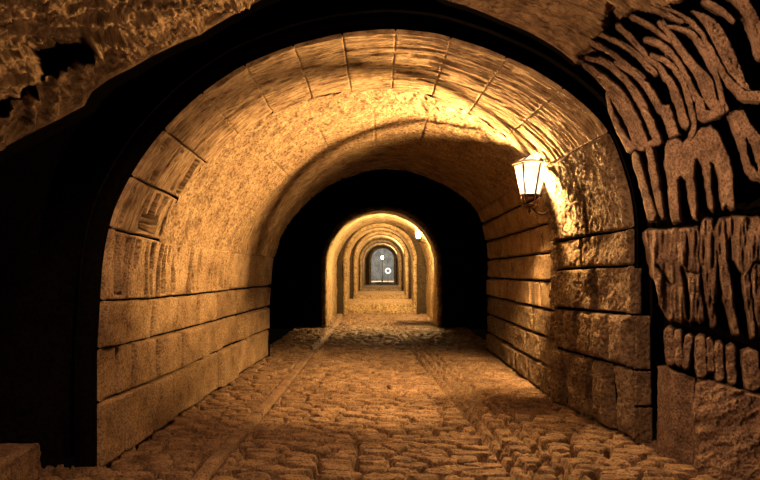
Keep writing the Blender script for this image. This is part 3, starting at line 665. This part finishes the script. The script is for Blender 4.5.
def make_lantern(loc, wall, label, small=False, group=None, rot=0.0, pane=None):
    e = empty('wall_lantern', loc, 0); tag(e, label, 'lantern', group)
    ph = rot; RT, RB, ZT, ZB = .185, .105, .36, .03
    bm = bmesh.new(); T = hexring(RT, ZT, 6, ph); B = hexring(RB, ZB, 6, ph)
    for k in range(6):
        bar(bm, B[k], T[k], .011); bar(bm, T[k], T[(k+1) % 6], .011); bar(bm, B[k], B[(k+1) % 6], .010)
    bm_obj('frame', bm, M_iron, e)
    for k in range(6):
        a = [Vector(p)*.97 for p in (B[k], B[(k+1) % 6], T[(k+1) % 6], T[k])]
        for p, z in zip(a, (ZB, ZB, ZT, ZT)): p.z = z
        n = (a[1]-a[0]).cross(a[3]-a[0]).normalized()*.003
        bm = bmesh.new(); v = [bm.verts.new(p+n) for p in a]+[bm.verts.new(p-n) for p in a]
        for f in ((0,1,2,3),(7,6,5,4),(0,4,5,1),(1,5,6,2),(2,6,7,3),(3,7,4,0)): bm.faces.new([v[i] for i in f])
        bm_obj('glass_pane', bm, pane or M_pane, e)
    bm = bmesh.new(); E = hexring(RT+.022, ZT+.018, 6, ph); K = hexring(.05, ZT+.115, 6, ph)
    for k in range(6): bar(bm, E[k], K[k], .009); bar(bm, E[k], E[(k+1) % 6], .013)
    lathe(bm, [(.055, ZT+.108), (.066, ZT+.114), (.05, ZT+.128), (.034, ZT+.14)], 6, ph)
    rf = bm_obj('roof_frame', bm, M_iron, e)
    for k in range(6):
        a = [Vector(E[k]), Vector(E[(k+1) % 6]), Vector(K[(k+1) % 6]), Vector(K[k])]
        n = (a[1]-a[0]).cross(a[3]-a[0]).normalized()*.003
        bm = bmesh.new(); v = [bm.verts.new(p*.985+n) for p in a]+[bm.verts.new(p*.985-n) for p in a]
        for f in ((0,1,2,3),(7,6,5,4),(0,4,5,1),(1,5,6,2),(2,6,7,3),(3,7,4,0)): bm.faces.new([v[i] for i in f])
        bm_obj('roof_pane', bm, pane or M_pane, rf)
    bm = bmesh.new(); lathe(bm, [(.034, ZT+.138), (.042, ZT+.150), (.020, ZT+.162), (.014, ZT+.175), (.022, ZT+.186), (.006, ZT+.20), (.003, ZT+.245)], 16)
    bm_obj('finial', bm, M_iron, e, True)
    bm = bmesh.new()
    for k in range(24):
        a = k*PI/12; b = (k+1)*PI/12; R = .036
        bar(bm, (R*math.cos(a), 0, ZT+.175+R*math.sin(a)), (R*math.cos(b), 0, ZT+.175+R*math.sin(b)), .006)
    bm_obj('hanging_ring', bm, M_iron, e)
    bm = bmesh.new(); C = hexring(.082, -.09, 6, ph)
    for k in range(6):
        bar(bm, B[k], C[k], .007); bar(bm, C[k], C[(k+1) % 6], .011)
    lathe(bm, [(.075, -.095), (.08, -.10), (.05, -.115), (.018, -.125)], 6, ph)
    lathe(bm, [(.06, ZB-.01), (.09, ZB-.004), (.09, ZB+.002), (.03, ZB+.02)], 6, ph)
    bm_obj('lower_cage', bm, M_iron, e)
    bm = bmesh.new(); lathe(bm, [(.016, -.12), (.008, -.135), (.020, -.15), (.018, -.162), (.005, -.175), (.003, -.195)], 16)
    bm_obj('bottom_finial', bm, M_iron, e, True)
    bm = bmesh.new(); lathe(bm, [(.012, ZB+.02), (.014, ZB+.07), (.035, ZB+.11), (.042, ZB+.15), (.03, ZB+.19), (.004, ZB+.21)], 20)
    bm_obj('bulb', bm, M_bulb, e, True)
    # bracket back to the wall
    d = Vector(wall)-Vector(loc); L = math.hypot(d.x, d.y); ux, uy = d.x/L, d.y/L
    bm = bmesh.new(); pts = []
    for k in range(17):
        t = k/16; pts.append(Vector((ux*L*t, uy*L*t, -.085-.09*math.sin(PI*t)+(d.z+.08)*t*t*.0)))
    for a, b in zip(pts, pts[1:]): bar(bm, a, b, .013)
    bm_obj('bracket', bm, M_iron, e)
    bm = bmesh.new()
    m = Matrix.Translation((ux*(L+.01), uy*(L+.01), -.085)) @ Matrix.Rotation(math.atan2(uy, ux), 4, 'Z') @ Matrix.Diagonal((.05, .11, .24, 1))
    bmesh.ops.create_cube(bm, size=1, matrix=m); bmesh.ops.bevel(bm, geom=bm.edges[:], offset=.012, segments=3, affect='EDGES')
    bm_obj('wall_plate', bm, M_iron, e)
    return e
LX, LY, LZ = 1.68, 6.2, 2.34
lan = make_lantern((LX, LY, LZ), (1.98, 6.32, LZ), 'lit hexagonal bronze wall lantern with milky glass hung at the right of the mouth', rot=math.radians(-60-14))
lan.rotation_euler = (0, math.radians(2.5), 0)
WARM = (1, .60, .235)
lamp('lantern_beam', 'SPOT', (0, -.02, .18), 36000, WARM, (-1.0, .0, .46), lan, spot_size=math.radians(108), spot_blend=.8, shadow_soft_size=.04)
lamp('lantern_front_beam', 'SPOT', (0, -.02, .18), 11000, WARM, (.15, -1.02, .1), lan, spot_size=math.radians(170), spot_blend=.5, shadow_soft_size=.04)
lamp('lantern_down_beam', 'SPOT', (0, 0, .29), 9000, WARM, (-.8, .85, -1.9), lan, spot_size=math.radians(88), spot_blend=.7, shadow_soft_size=.04)
lamp('lantern_bulb_light', 'POINT', (0, 0, .18), 70, WARM, None, lan, shadow_soft_size=.05)

lan2 = make_lantern((1.12, 16.4, 2.48), (1.98, 16.45, 2.48), 'small lit lantern inside the largest distant arch', pane=M_pane2, rot=math.radians(-74))
lan2.scale = (.6, .6, .6)
lamp('far_lantern_beam', 'SPOT', (0, 0, .16), 5500, (1, .66, .27), (-.75, .75, -.05), lan2, spot_size=math.radians(165), spot_blend=.35, shadow_soft_size=.05)
lamp('far_lantern_floor_beam', 'SPOT', (0, 0, .16), 7000, (1, .66, .27), (-.9, -1.7, -2.3), lan2, spot_size=math.radians(58), spot_blend=.8, shadow_soft_size=.05)
lamp('lantern_bulb_light', 'POINT', (0, 0, .16), 60, (1, .66, .27), None, lan2, shadow_soft_size=.05)
lamp('passage_fill', 'POINT', (.75, 22.4, 2.6), 420, (1, .68, .30), shadow_soft_size=.05)  # added lights without fixtures, brightening the passages between the far arches
lamp('passage_fill', 'POINT', (.7, 27.4, 2.6), 330, (1, .72, .38), shadow_soft_size=.05)
lamp('passage_fill', 'POINT', (.6, 35.0, 2.7), 160, (1, .80, .52), shadow_soft_size=.05)

# ---------------------------------------------------------------- the grey end: a lane with a street lamp
tube_shell('wall_end_lane', 40.5, 58, .1, 1.9, .55, 4.6, 220, M_grey, 'grey rendered lane walls beyond the last arch')
X, Z = np.meshgrid(np.linspace(-3, 3, 30), np.linspace(-.2, 6, 30), indexing='ij')
tag(grid_mesh('wall_end', np.stack([X, 58+0*X, Z], -1), M_grey, None, np.stack([X, Z], -1)), 'grey wall closing the far end of the tunnel', kind='structure')
sl_ = empty('street_lamp', (.12, 52, .6)); tag(sl_, 'tiny white street lamp on a thin post seen through the smallest arch', 'street lamp')
bm = bmesh.new(); lathe(bm, [(.08, 0), (.08, .15), (.035, .2), (.03, 2.05), (.06, 2.08)], 16); bm_obj('post', bm, M_iron, sl_, True)
bm = bmesh.new(); lathe(bm, [(.06, 2.08), (.13, 2.2), (.15, 2.3), (.10, 2.42), (.02, 2.46)], 20); bm_obj('globe', bm, M_white, sl_, True)
bm = bmesh.new(); lathe(bm, [(.13, 2.43), (.06, 2.52), (.01, 2.58)], 20); bm_obj('cap', bm, M_iron, sl_, True)
lamp('street_lamp_light', 'POINT', (0, .6, 2.6), 1900, (1, .95, .85), None, sl_, shadow_soft_size=.1)
# white ring lamp low on the right
bm = bmesh.new()
for k in range(20):
    a = k*PI/10; b = (k+1)*PI/10; R = .2
    bar(bm, (R*math.cos(a), 0, R*math.sin(a)), (R*math.cos(b), 0, R*math.sin(b)), .07)
o = bm_obj('ring_lamp', bm, glow('ring_glow', (1, .96, .88), 1.3), None, True); o.location = (.60, 47, 1.60)
tag(o, 'small glowing white ring low beside the far street lamp', 'lamp')
bm = bmesh.new(); bar(bm, (0, 0, -.22), (0, 0, -.98), .025); q_ = bm_obj('stand', bm, M_iron, o)
